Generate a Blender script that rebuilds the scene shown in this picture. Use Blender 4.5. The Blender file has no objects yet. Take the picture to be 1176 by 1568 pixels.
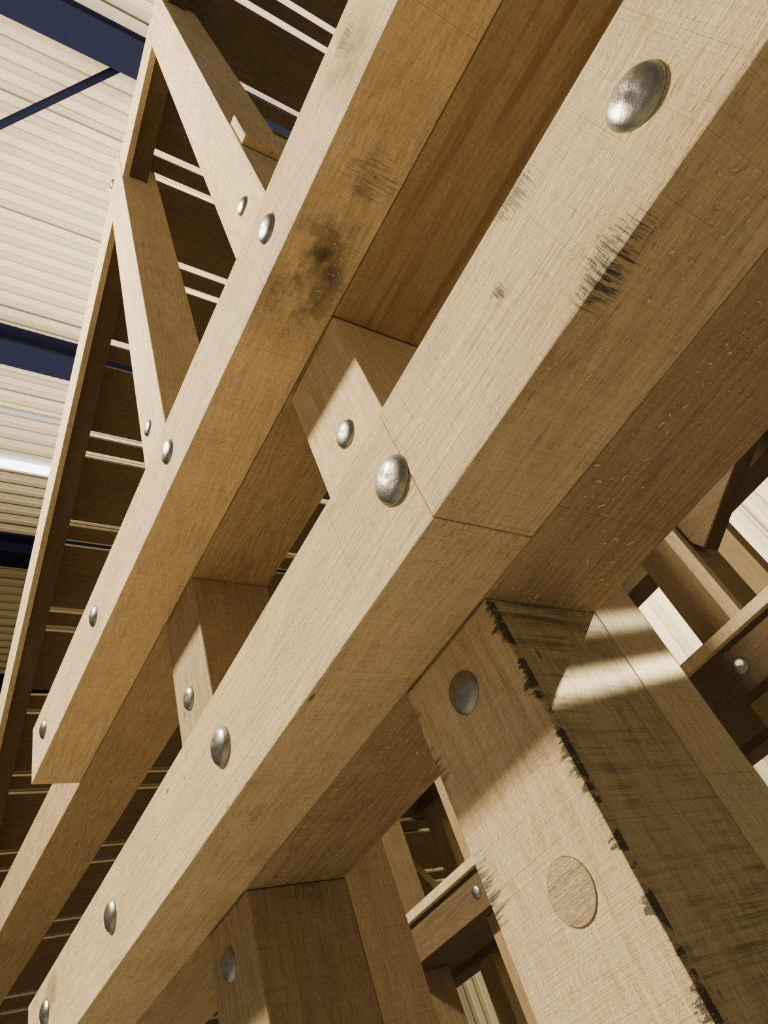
import bpy, bmesh, math, random
from mathutils import Matrix, Vector
random.seed(7)
S=0.5; ZO=1.5
def W(x,y,z): return Vector((x*S,y*S,z*S+ZO))
col=bpy.context.scene.collection
YA,YB,YC,YD=1.0,1.33,1.79,2.04

class NT:
    def __init__(s,name):
        s.m=bpy.data.materials.new(name); s.m.use_nodes=True; s.t=s.m.node_tree; s.n=s.t.nodes; s.l=s.t.links
        s.b=s.n['Principled BSDF']
    def setin(s,sock,v):
        if isinstance(v,bpy.types.NodeSocket): s.l.new(v,sock)
        else: sock.default_value=v
    def math(s,op,a,b=0.0,clamp=False):
        n=s.n.new('ShaderNodeMath'); n.operation=op; n.use_clamp=clamp
        s.setin(n.inputs[0],a); s.setin(n.inputs[1],b)
        return n.outputs[0]
    def mul(s,a,b): return s.math('MULTIPLY',a,b)
    def coord(s):
        if not hasattr(s,'_c'): s._c=s.n.new('ShaderNodeTexCoord').outputs['Object']
        return s._c
    def mapp(s,scale,loc=(0,0,0)):
        n=s.n.new('ShaderNodeMapping'); s.l.new(s.coord(),n.inputs[0]); n.inputs['Location'].default_value=loc; n.inputs['Scale'].default_value=scale
        return n.outputs[0]
    def noise(s,vec,scale=1,detail=2,rough=.5,dist=0):
        n=s.n.new('ShaderNodeTexNoise'); s.l.new(vec,n.inputs['Vector']); n.inputs['Scale'].default_value=scale
        n.inputs['Detail'].default_value=detail; n.inputs['Roughness'].default_value=rough; n.inputs['Distortion'].default_value=dist
        return n.outputs['Fac']
    def rng(s,v,a,b,c=0.,d=1.,smooth=True):
        n=s.n.new('ShaderNodeMapRange'); n.interpolation_type='SMOOTHSTEP' if smooth else 'LINEAR'
        s.l.new(v,n.inputs[0])
        for i,x in zip((1,2,3,4),(a,b,c,d)): n.inputs[i].default_value=x
        return n.outputs[0]
    def mix(s,f,a,b,mode='MIX'):
        n=s.n.new('ShaderNodeMix'); n.data_type='RGBA'; n.blend_type=mode
        s.setin(n.inputs[0],f)
        for i,v in ((6,a),(7,b)):
            if isinstance(v,tuple): n.inputs[i].default_value=(*v,1)
            else: s.l.new(v,n.inputs[i])
        return n.outputs[2]
    def bump(s,h,st,dist=.01,prev=None):
        n=s.n.new('ShaderNodeBump'); n.inputs['Strength'].default_value=st; n.inputs['Distance'].default_value=dist
        s.l.new(h,n.inputs['Height'])
        if prev: s.l.new(prev,n.inputs['Normal'])
        return n.outputs[0]
    def sphere(s,c,r):
        n=s.n.new('ShaderNodeVectorMath'); n.operation='SUBTRACT'; s.l.new(s.coord(),n.inputs[0]); n.inputs[1].default_value=W(*c)
        m=s.n.new('ShaderNodeVectorMath'); m.operation='DIVIDE'; s.l.new(n.outputs[0],m.inputs[0]); m.inputs[1].default_value=[q*S for q in r]
        k=s.n.new('ShaderNodeVectorMath'); k.operation='LENGTH'; s.l.new(m.outputs[0],k.inputs[0])
        return s.rng(k.outputs['Value'],.2,1.,1.,0.)

def ax3(axis,along,cross):
    v=[cross]*3; v['XYZ'.index(axis)]=along; return tuple(v)
def wood(name,light,dark,axis='X',ring=.3,kerf=.5,stains=(),soft=(),char_x=(),side_dark_x=None,seed=0,red=(.28,.19,.10),speck=.45,smudge=.35,checks=.6,streak=0.,lines=1.,knot=.7):
    t=NT(name); loc=(seed*3.17,seed*1.31,seed*5.3)
    wav=t.noise(t.mapp(ax3(axis,1.3,3),loc),1,2,.5)
    field=t.noise(t.mapp(ax3(axis,.6,6),loc),1,3,.45,.45)
    rings=t.math('SINE',t.mul(field,130.)); rings=t.rng(rings,-.4,1.)
    ringmask=t.rng(wav,.35,.7,.25,1.)
    broad=t.noise(t.mapp(ax3(axis,.9,5),loc),1,4,.6)
    med=t.noise(t.mapp(ax3(axis,9,90),loc),1,5,.7,.5)
    fine=t.noise(t.mapp(ax3(axis,30,480),loc),1,3,.7)
    cross=t.noise(t.mapp(ax3(axis,430,9),loc),1,3,.7)
    fuzz=t.noise(t.mapp(ax3(axis,90,230),loc),1,4,.75,.8)
    patch=t.noise(t.mapp((6,6,6),loc),1,4,.6)
    f=t.math('ADD',t.mul(t.mul(rings,ringmask),ring),t.mul(t.rng(fine,.34,.66),.26))
    f=t.math('ADD',f,t.mul(t.rng(med,.40,.66),.28))
    f=t.math('ADD',f,t.mul(t.rng(fuzz,.44,.64),.28))
    f=t.math('ADD',f,t.mul(t.rng(patch,.45,.70),.16))
    f=t.math('ADD',f,t.mul(t.rng(cross,.40,.64),.18),clamp=True)
    c=t.mix(f,light,dark)
    c=t.mix(t.mul(t.rng(broad,.48,.78),.32),c,red)
    if streak:
        ss=t.noise(t.mapp(ax3(axis,.5,24),loc),1,3,.6); c=t.mix(t.mul(t.rng(ss,.50,.68),streak),c,(.22,.115,.06))
    chk=t.noise(t.mapp(ax3(axis,50,520),loc),1,2,.5)
    c=t.mix(t.mul(t.mul(t.rng(chk,.62,.72),t.rng(patch,.35,.6,.3,1.)),checks),c,tuple(x*.32 for x in dark))
    sm=t.noise(t.mapp(ax3(axis,5,8),loc),1,5,.7)
    kf=t.noise(t.mapp(ax3(axis,180,9),loc),1,2,.7)
    g=t.mul(t.rng(sm,.56,.80),t.rng(kf,.36,.62))
    c=t.mix(t.mul(g,smudge),c,(.05,.035,.02))
    v=t.n.new('ShaderNodeTexVoronoi'); t.l.new(t.mapp(ax3(axis,4.5,11),loc),v.inputs['Vector']); v.inputs['Scale'].default_value=1.
    c=t.mix(t.mul(t.rng(v.outputs['Distance'],.02,.06,1.,0.),knot),c,(.07,.04,.02))
    sp=t.n.new('ShaderNodeSeparateXYZ'); t.l.new(t.coord(),sp.inputs[0])
    a=sp.outputs['XYZ'.index(axis)]
    for fq,wd,am,sd in ((7.3,.010,.7,0),(17.,.018,.5,3),(31.,.03,.3,5)):
        fr=t.math('FRACT',t.mul(t.math('ADD',a,seed*.113+sd),fq))
        ln=t.mul(t.rng(fr,.0,wd,1.,0.),t.rng(t.noise(t.mapp((5,5,5),(seed+sd,0,0)),1,1),.48,.56))
        c=t.mix(t.mul(ln,am*lines),c,(.12,.07,.03))
    if side_dark_x is not None:  # side face toned darker brown, with dark kerf bands
        mk=t.math('GREATER_THAN',sp.outputs[0],side_dark_x*S)
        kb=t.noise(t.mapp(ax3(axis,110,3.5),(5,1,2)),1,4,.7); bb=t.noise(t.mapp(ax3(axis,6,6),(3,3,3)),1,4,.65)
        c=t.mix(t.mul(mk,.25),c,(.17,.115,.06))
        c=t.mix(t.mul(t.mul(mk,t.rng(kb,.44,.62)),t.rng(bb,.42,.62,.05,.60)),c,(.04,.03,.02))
    for cc,rr,amt in stains:
        m=t.sphere(cc,rr); hi=t.noise(t.mapp(ax3(axis,240,16),(1,2,3)),1,4,.8)
        w=t.math('ADD',hi,t.mul(m,.22))
        m2=t.mul(t.mul(t.rng(w,.60,.80),t.rng(m,.0,.35)),amt)
        c=t.mix(m2,c,(.06,.05,.048))
    for cc,rr,amt in soft:
        m=t.sphere(cc,rr); hi=t.noise(t.mapp((9,9,9),(1,2,3)),1,5,.6)
        c=t.mix(t.mul(t.mul(m,t.rng(hi,.36,.70)),amt),c,(.07,.055,.045))
    for x0,wd,amt in char_x:
        d=t.math('ABSOLUTE',t.math('SUBTRACT',sp.outputs[0],x0*S))
        nn=t.noise(t.mapp((14,14,40),(2,0,5)),1,6,.75)
        w=t.mul(t.rng(nn,.43,.78),wd*S)
        m=t.rng(t.math('SUBTRACT',w,d),-.001,.006)
        yl=t.math('LESS_THAN',sp.outputs[1],(YB+.025)*S)
        c=t.mix(t.mul(t.mul(m,yl),amt),c,(.03,.024,.022))
    if speck:
        vec=t.noise(t.mapp((300,300,300),loc),1,1)
        v=t.n.new('ShaderNodeTexVoronoi'); t.l.new(t.mapp((150,150,150),loc),v.inputs['Vector']); v.inputs['Scale'].default_value=1.
        d=t.rng(t.math('ADD',v.outputs['Distance'],t.mul(vec,.25)),.24,.32,1.,0.); k=t.rng(t.noise(t.mapp((5,5,5),loc),1,4,.7),.50,.62)
        c=t.mix(t.mul(t.mul(d,k),speck),c,(.82,.72,.50))
    t.l.new(c,t.b.inputs['Base Color']); t.b.inputs['Roughness'].default_value=.75
    t.b.inputs['Specular IOR Level'].default_value=.18
    n1=t.bump(t.math('ADD',t.math('ADD',fine,t.math('ADD',med,fuzz)),t.mul(rings,.25)),.9,.0016)
    n2=t.bump(cross,kerf,.0016,n1); t.l.new(n2,t.b.inputs['Normal'])
    return t.m
def simple(name,colr,rough=.5,metal=0.,nscale=20,var=.15,bump=.1,bd=.002,spec=.5):
    t=NT(name); n=t.noise(t.mapp((nscale,)*3),1,4,.6)
    t.l.new(t.mix(t.math('MULTIPLY',n,var*2),colr,tuple(x*.45 for x in colr)),t.b.inputs['Base Color'])
    t.b.inputs['Roughness'].default_value=rough; t.b.inputs['Metallic'].default_value=metal; t.b.inputs['Specular IOR Level'].default_value=spec
    t.l.new(t.bump(n,bump,bd),t.b.inputs['Normal']); return t.m

LT=(.82,.66,.40); DK=(.46,.34,.19)
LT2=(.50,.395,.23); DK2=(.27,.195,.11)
m_chord1=wood('timber_pale_lower',LT,DK,'X',.26,seed=1,smudge=.15,stains=[((-.13,1.,1.10),(.17,.10,.10),.95),((-.16,1.,1.49),(.13,.06,.10),.75),((-.32,1.,1.34),(.03,.05,.05),1.)])
m_chord1b=wood('timber_pale_lower_b',LT,DK,'X',.24,seed=5,smudge=.12,stains=[((-4.5,1.,1.40),(.25,.05,.15),.8)])
m_chord2=wood('timber_pale_upper',LT,DK,'X',.28,seed=2,smudge=.2,soft=[((-.16,.98,2.86),(.24,.10,.30),.75),((-.90,1.15,2.68),(.50,.28,.12),.95)],stains=[((-.12,1.,2.95),(.10,.05,.08),.7),((-.45,1.2,2.66),(.16,.18,.04),.5)])
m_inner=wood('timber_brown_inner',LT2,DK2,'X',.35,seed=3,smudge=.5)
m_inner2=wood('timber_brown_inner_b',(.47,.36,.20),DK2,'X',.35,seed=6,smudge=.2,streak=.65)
m_post=wood('timber_post',LT,DK,'Z',.26,.6,seed=4,smudge=.3,char_x=[(-1.02,.055,.85),(-1.465,.022,.6)],side_dark_x=-1.024,
   stains=[((-1.47,1.33,.50),(.12,.06,.15),.95),((-1.47,1.33,.82),(.08,.06,.14),.7),((-1.47,1.33,1.0),(.06,.06,.08),.6)])
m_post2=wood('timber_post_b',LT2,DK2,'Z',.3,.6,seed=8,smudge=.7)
m_web=wood('timber_web',LT,DK,'Z',.25,seed=11,smudge=.1)
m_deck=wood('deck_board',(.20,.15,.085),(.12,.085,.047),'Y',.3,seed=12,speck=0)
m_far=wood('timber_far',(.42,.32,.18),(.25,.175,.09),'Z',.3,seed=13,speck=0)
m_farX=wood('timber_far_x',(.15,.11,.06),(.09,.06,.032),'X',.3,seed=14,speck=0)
m_bolt=simple('galvanised_steel',(.50,.475,.43),.38,1.,90,.6,.8,.0014)
m_steel=simple('navy_painted_steel',(.006,.007,.018),.8,.0,spec=.05)

def empty(name):
    e=bpy.data.objects.new(name,None); col.objects.link(e); return e
def addmesh(name,bm,mat,parent=None,smooth=False):
    me=bpy.data.meshes.new(name); bm.to_mesh(me); bm.free(); me.materials.append(mat)
    if smooth:
        for p in me.polygons: p.use_smooth=True
    o=bpy.data.objects.new(name,me); col.objects.link(o)
    if parent: o.parent=parent
    return o
def beam(name,x0,x1,y0,y1,z0,z1,mat,parent=None,slope=0.,bev=.008):
    bm=bmesh.new(); vs=[]
    for x in (x0,x1):
        for y in (y0,y1):
            for z in (z0,z1): vs.append(bm.verts.new(W(x,y,z+slope*x)))
    for f in ((0,1,3,2),(4,6,7,5),(0,4,5,1),(2,3,7,6),(0,2,6,4),(1,5,7,3)): bm.faces.new([vs[i] for i in f])
    bmesh.ops.recalc_face_normals(bm,faces=bm.faces)
    if bev: bmesh.ops.bevel(bm,geom=bm.edges[:],offset=bev*S,segments=2,affect='EDGES',profile=.6)
    return addmesh(name,bm,mat,parent)
def stick(name,a,b,w,t,mat,parent=None):
    A=Vector(a);B=Vector(b);d=(B-A).normalized(); n=Vector((0,1,0)).cross(d).normalized()*w/2; y=d.cross(n).normalized()*t/2
    bm=bmesh.new(); vs=[bm.verts.new(W(*(p+n*i+y*j))) for p in (A,B) for i in (-1,1) for j in (-1,1)]
    for f in ((0,1,3,2),(4,6,7,5),(0,4,5,1),(2,3,7,6),(0,2,6,4),(1,5,7,3)): bm.faces.new([vs[i] for i in f])
    bmesh.ops.recalc_face_normals(bm,faces=bm.faces); bmesh.ops.bevel(bm,geom=bm.edges[:],offset=.004,segments=1,affect='EDGES')
    return addmesh(name,bm,mat,parent)
def bolt(name,x,y,z,parent,r=.063):
    r*=random.uniform(.96,1.04); ph=random.uniform(0,6)
    bm=bmesh.new(); prof=[(1.0,-.02),(1.0,.04),(.96,.09)]
    for i in range(1,9):
        a=i/8*math.pi/2; prof.append((.93*math.cos(a),.09+.34*math.sin(a)))
    N=36; rings=[]
    for k,(rr,h) in enumerate(prof[:-1]):
        rings.append([bm.verts.new(W(x+r*rr*(1+.02*math.sin(3*q+ph))*math.cos(q),y-r*h*(1+.05*math.sin(2*q+ph)),z+r*rr*(1+.02*math.sin(3*q+ph))*math.sin(q))) for q in [2*math.pi*j/N for j in range(N)]])
    top=bm.verts.new(W(x,y-r*prof[-1][1],z))
    for a,b in zip(rings,rings[1:]):
        for j in range(N): bm.faces.new((a[j],a[(j+1)%N],b[(j+1)%N],b[j]))
    for j in range(N): bm.faces.new((rings[-1][j],rings[-1][(j+1)%N],top))
    bmesh.ops.recalc_face_normals(bm,faces=bm.faces)
    return addmesh(name,bm,m_bolt,parent,True)

# ------------------------------------------------------------ main truss
T=empty('timber_truss')
beam('lower_chord_outer_near',-.7885,3.2,YA,YB-.004,1.09,1.51,m_chord1,T,bev=.005)
beam('lower_chord_outer_far',-5.05,-.79,YA+.002,YB-.004,1.088,1.508,m_chord1b,T,bev=.005)
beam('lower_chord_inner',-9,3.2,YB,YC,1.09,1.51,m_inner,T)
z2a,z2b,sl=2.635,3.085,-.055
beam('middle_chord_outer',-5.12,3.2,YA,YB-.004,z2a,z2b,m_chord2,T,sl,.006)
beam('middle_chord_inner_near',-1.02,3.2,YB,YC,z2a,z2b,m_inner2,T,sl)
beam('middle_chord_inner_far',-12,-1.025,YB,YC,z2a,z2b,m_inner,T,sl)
for i,(xl,xr) in enumerate(((-1.46,-1.02),(-3.20,-2.76))):
    n='post_%d'%(i+1)
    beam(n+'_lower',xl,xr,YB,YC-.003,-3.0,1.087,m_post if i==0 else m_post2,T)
    beam(n+'_back',xl,xr,YC,YD,-3.0,1.75,m_web,T)
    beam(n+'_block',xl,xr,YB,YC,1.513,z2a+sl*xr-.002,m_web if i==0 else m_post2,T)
    beam(n+'_upper',xl,xr,YB,YC-.02,z2b+sl*xl,10.5-.6*i,m_web,T)
beam('cleat',-1.018,-.95,YB+.01,YC+.02,5.0,5.45,m_web,T,bev=.02)
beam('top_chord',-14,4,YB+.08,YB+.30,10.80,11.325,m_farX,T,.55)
beam('top_chord_fascia',-14,4,YB+.01,YB+.08,10.72,11.36,m_chord1b,T,.55)
for i,(x,y,z) in enumerate([(.12,YA,1.30),(-.85,YA,1.295),(-2.07,YA,1.297),(-3.40,YA,1.303),(-4.61,YA,1.33),
    (-1.238,YB,2.13),(-3.02,YB,2.17),(-1.239,YB,.934),(-3.014,YB,.911),(-1.223,YB,4.44),(-3.04,YB,4.57),(-3.05,YB,9.7),
    (-.85,YA,2.915),(-2.09,YA,2.974),(-3.45,YA,3.054),(-4.74,YA,3.12)]):
    bolt('bolt_%d'%(i+1),x,y,z,T,.068 if y==YA else .062)
m_plug=wood('end_grain_plug',(.58,.46,.28),(.22,.16,.09),'X',.4,seed=15,speck=0,checks=.9,smudge=.9,lines=0,knot=0)
m_ring=simple('plug_shadow_gap',(.18,.12,.06),.9)
def disc(name,rad,y,mat):
    bm=bmesh.new(); bmesh.ops.create_cone(bm,cap_ends=True,segments=40,radius1=rad*S,radius2=rad*S,depth=.004)
    bmesh.ops.rotate(bm,verts=bm.verts,cent=(0,0,0),matrix=Matrix.Rotation(math.pi/2,3,'X')); bmesh.ops.translate(bm,verts=bm.verts,vec=W(-1.196,y,.381))
    addmesh(name,bm,mat,T)
disc('plug_ring',.071,YB+.0025,m_ring); disc('plug',.069,YB+.0015,m_plug)

# sawdust and shavings clinging to the undersides
bm=bmesh.new()
def flake(x,y,z,L,wd):
    a=random.uniform(0,6.28); c=random.uniform(-.8,.8); prev=None; px,py=x,y
    for k in range(3):
        n=(-math.sin(a)*wd/2,math.cos(a)*wd/2); h=z-.001-.4*wd*abs(k-1)
        cur=(bm.verts.new(W(px+n[0],py+n[1],h)),bm.verts.new(W(px-n[0],py-n[1],h-.4*wd)))
        if prev: bm.faces.new((prev[0],cur[0],cur[1],prev[1]))
        prev=cur; px+=math.cos(a)*L/2; py+=math.sin(a)*L/2; a+=c/2
cl=[(random.uniform(-2.8,.9),random.uniform(1.05,1.7),1.087,random.uniform(.03,.16)) for _ in range(24)]
cl+=[(random.uniform(-3.5,-.6),random.uniform(1.05,1.3),None,random.uniform(.03,.14)) for _ in range(12)]
cl+=[(-.95,1.68,1.087,.10),(-.55,1.4,1.087,.12),(-1.5,1.25,1.087,.13),(-2.0,1.27,1.087,.12),(-2.6,1.3,None,.09),(-1.7,1.15,None,.10)]
for cx,cy,cz,sd in cl:
    for _ in range(26):
        x=random.gauss(cx,sd); y=random.gauss(cy,sd*.6)
        if not (1.01<y<1.32 or 1.34<y<1.78): continue
        z=cz-.001 if cz else z2a+sl*x
        if cz and -1.47<x<-1.01 and y>1.33: continue
        s=random.random()**3
        flake(x,y,z,.004+.017*s,.002+.003*random.random())
m_saw=simple('pale_shavings',(.70,.56,.34),.8)
addmesh('wood_shavings',bm,m_saw,T)

# ------------------------------------------------------------ roof deck with slits
D=empty('roof_deck')
k=0; x=-4.71-1.06*9; G=.075
while x<5:
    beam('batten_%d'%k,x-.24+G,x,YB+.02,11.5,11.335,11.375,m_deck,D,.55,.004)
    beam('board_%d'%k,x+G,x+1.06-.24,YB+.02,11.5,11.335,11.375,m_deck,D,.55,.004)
    x+=1.06;k+=1

# ------------------------------------------------------------ further trusses behind
T2=empty('timber_truss')
y=5.0
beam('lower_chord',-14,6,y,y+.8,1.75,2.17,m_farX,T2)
beam('lower_chord_lit_edge',-14,6,y-.06,y+.05,2.10,2.19,m_web,T2)  # pale strip standing in for the chord's lit upper edge
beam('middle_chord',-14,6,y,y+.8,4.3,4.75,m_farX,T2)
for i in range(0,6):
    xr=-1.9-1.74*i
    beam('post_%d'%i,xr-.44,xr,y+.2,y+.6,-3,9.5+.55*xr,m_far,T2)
    beam('post_lit_edge_%d'%i,xr-.10,xr,y+.1,y+.2,2.19,4.3,m_web,T2)  # pale strip: the post's lit face edge put into wood colour
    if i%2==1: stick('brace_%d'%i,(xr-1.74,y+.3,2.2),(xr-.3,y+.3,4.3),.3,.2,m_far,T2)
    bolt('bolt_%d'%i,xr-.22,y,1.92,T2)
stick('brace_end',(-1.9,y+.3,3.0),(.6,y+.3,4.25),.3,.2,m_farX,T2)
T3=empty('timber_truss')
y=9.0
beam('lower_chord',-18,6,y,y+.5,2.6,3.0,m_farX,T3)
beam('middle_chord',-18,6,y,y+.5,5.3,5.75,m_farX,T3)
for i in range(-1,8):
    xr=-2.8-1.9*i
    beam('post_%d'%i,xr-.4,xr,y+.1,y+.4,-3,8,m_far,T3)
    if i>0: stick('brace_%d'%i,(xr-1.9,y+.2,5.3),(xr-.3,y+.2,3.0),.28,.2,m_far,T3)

# ------------------------------------------------------------ hall
def ribbed(name,base,dirn,scale,gap,lw=.035):
    t=NT(name); sp=t.n.new('ShaderNodeSeparateXYZ'); t.l.new(t.coord(),sp.inputs[0]); a=sp.outputs['XYZ'.index(dirn)]
    w=t.math('SINE',t.math('MULTIPLY',a,scale)); w=t.rng(w,-.3,.6)
    fr=t.math('FRACT',t.math('MULTIPLY',a,gap)); ln=t.rng(fr,0,lw,1,0)
    n=t.noise(t.mapp((1.5,1.5,1.5)),1,3)
    c=t.mix(t.math('MULTIPLY',w,.6),base,tuple(x*.58 for x in base)); c=t.mix(t.math('MULTIPLY',n,.3),c,tuple(x*.6 for x in base))
    c=t.mix(t.math('MULTIPLY',ln,.9),c,(.07,.05,.04))
    t.l.new(c,t.b.inputs['Base Color']); t.b.inputs['Roughness'].default_value=.6; t.l.new(t.bump(w,.8,.03),t.b.inputs['Normal']); return t.m
beam('ceiling',-34,10,-16,18,16,16.2,ribbed('ribbed_ceiling_panel',(.52,.42,.26),'X',36,1/1.05),bev=0)
beam('wall_back',-34,10,17.8,18,-3,16,ribbed('ribbed_wall_panel',(.88,.76,.47),'X',22,1/2.4),bev=0)
beam('wall_left',-34,-33.8,-16,17.8,-3,16,ribbed('ribbed_wall_panel_end',(.30,.28,.42),'Y',40,1/1.2),bev=0)
beam('floor',-34,10,-16,18,-3.2,-3,simple('concrete_floor',(.30,.285,.25),.6,0,3),bev=0)
def ibeam(name,a,b,h=.7,w=.6):
    A=Vector(a);B=Vector(b);d=(B-A).normalized(); side=d.cross(Vector((0,0,1))).normalized(); bm=bmesh.new()
    pr=[(-w/2,0),(w/2,0),(w/2,.08),(.04,.08),(.04,h-.08),(w/2,h-.08),(w/2,h),(-w/2,h),(-w/2,h-.08),(-.04,h-.08),(-.04,.08),(-w/2,.08)]
    r=[[bm.verts.new(W(*(P+side*u+Vector((0,0,v))))) for u,v in pr] for P in (A,B)]
    for i in range(12): bm.faces.new((r[0][i],r[0][(i+1)%12],r[1][(i+1)%12],r[1][i]))
    bm.faces.new(r[0]); bm.faces.new(r[1][::-1]); bmesh.ops.recalc_face_normals(bm,faces=bm.faces)
    return addmesh(name,bm,m_steel)
for xx in (-2.6,-9.1,-15.3,-21.5): ibeam('steel_beam',(xx,-16,15.3),(xx,17.8,15.3))
def pipe(name,a,b,r,mat):
    A=W(*a);B=W(*b); bm=bmesh.new(); bmesh.ops.create_cone(bm,cap_ends=True,segments=16,radius1=r*S,radius2=r*S,depth=(B-A).length)
    q=(B-A).to_track_quat('Z','Y').to_matrix().to_4x4(); bmesh.ops.transform(bm,matrix=Matrix.Translation((A+B)/2)@q,verts=bm.verts); return addmesh(name,bm,mat,None,True)
pipe('steel_brace',(-7.1,-2.1,15.6),(-2.9,1.7,15.6),.07,m_steel)
pipe('electrical_conduit',(-11.0,-10,15.93),(-11.0,10,15.93),.07,simple('grey_conduit',(.3,.3,.3)))
lm=NT('strip_lamp_glow'); lm.b.inputs['Emission Color'].default_value=(.85,.90,1,1); lm.b.inputs['Emission Strength'].default_value=6
SL=empty('strip_lamp')
beam('housing',-12.75,-12.25,-2,3.0,15.85,15.998,simple('lamp_housing',(.5,.5,.5)),SL,bev=.02)
beam('tube',-12.62,-12.38,-1.9,2.9,15.75,15.85,lm.m,SL,bev=.04)

# ------------------------------------------------------------ lights
def area(name,loc,tgt,size,en,colr,sy=None,spread=None):
    l=bpy.data.lights.new(name,'AREA'); l.shape='RECTANGLE' if sy else 'SQUARE'; l.size=size; l.energy=en; l.color=colr
    if sy: l.size_y=sy
    if spread: l.spread=spread
    o=bpy.data.objects.new(name,l); col.objects.link(o); o.location=W(*loc); o.rotation_euler=(W(*tgt)-W(*loc)).to_track_quat('-Z','Y').to_euler(); return o
area('hall_lamp_key',(-4.5,-6.6,11.2),(-1.8,1.2,1.5),.55,1180,(1,.86,.62))
area('added_ceiling_fill',(-9,-4,11.0),(-9,-4,16),8,60,(1,.88,.68))  # unseen fill light added to brighten the hall ceiling
area('added_ceiling_fill',(-4,6,14.0),(-4,6,16),8,900,(1,.92,.78))  # unseen fill light added above the deck to make its gaps bright
area('wall_wash',(-8,13,12),(-8,17.8,6),4,480,(1,.90,.68))
area('added_streak_light',(2.2,3.6,2.32),(-1.02,1.82,.87),.5,.27,(1,.90,.70),.02,math.radians(1.2))  # two added narrow sheet lights draw the streaks on the post side
area('added_streak_light',(2.2,3.6,2.55),(-1.02,1.86,1.06),.5,.11,(1,.90,.70),.02,math.radians(1.2))
w=bpy.data.worlds.new('World'); bpy.context.scene.world=w; w.use_nodes=True
w.node_tree.nodes['Background'].inputs[0].default_value=(1,.92,.76,1); w.node_tree.nodes['Background'].inputs[1].default_value=.20

# ------------------------------------------------------------ camera
cam=bpy.data.cameras.new('camera'); co=bpy.data.objects.new('camera',cam); col.objects.link(co)
cam.sensor_fit='VERTICAL'; cam.sensor_height=36; cam.lens=1095/1568*36; cam.clip_start=.01
xa=Vector((.47362,.82473,-.30904)); ya=Vector((.72562,-.16653,.66764)); za=Vector((.49916,-.54045,-.67731))
M=Matrix((xa,ya,za)).transposed().to_4x4(); M.translation=W(0,0,0); co.matrix_world=M
bpy.context.scene.camera=co
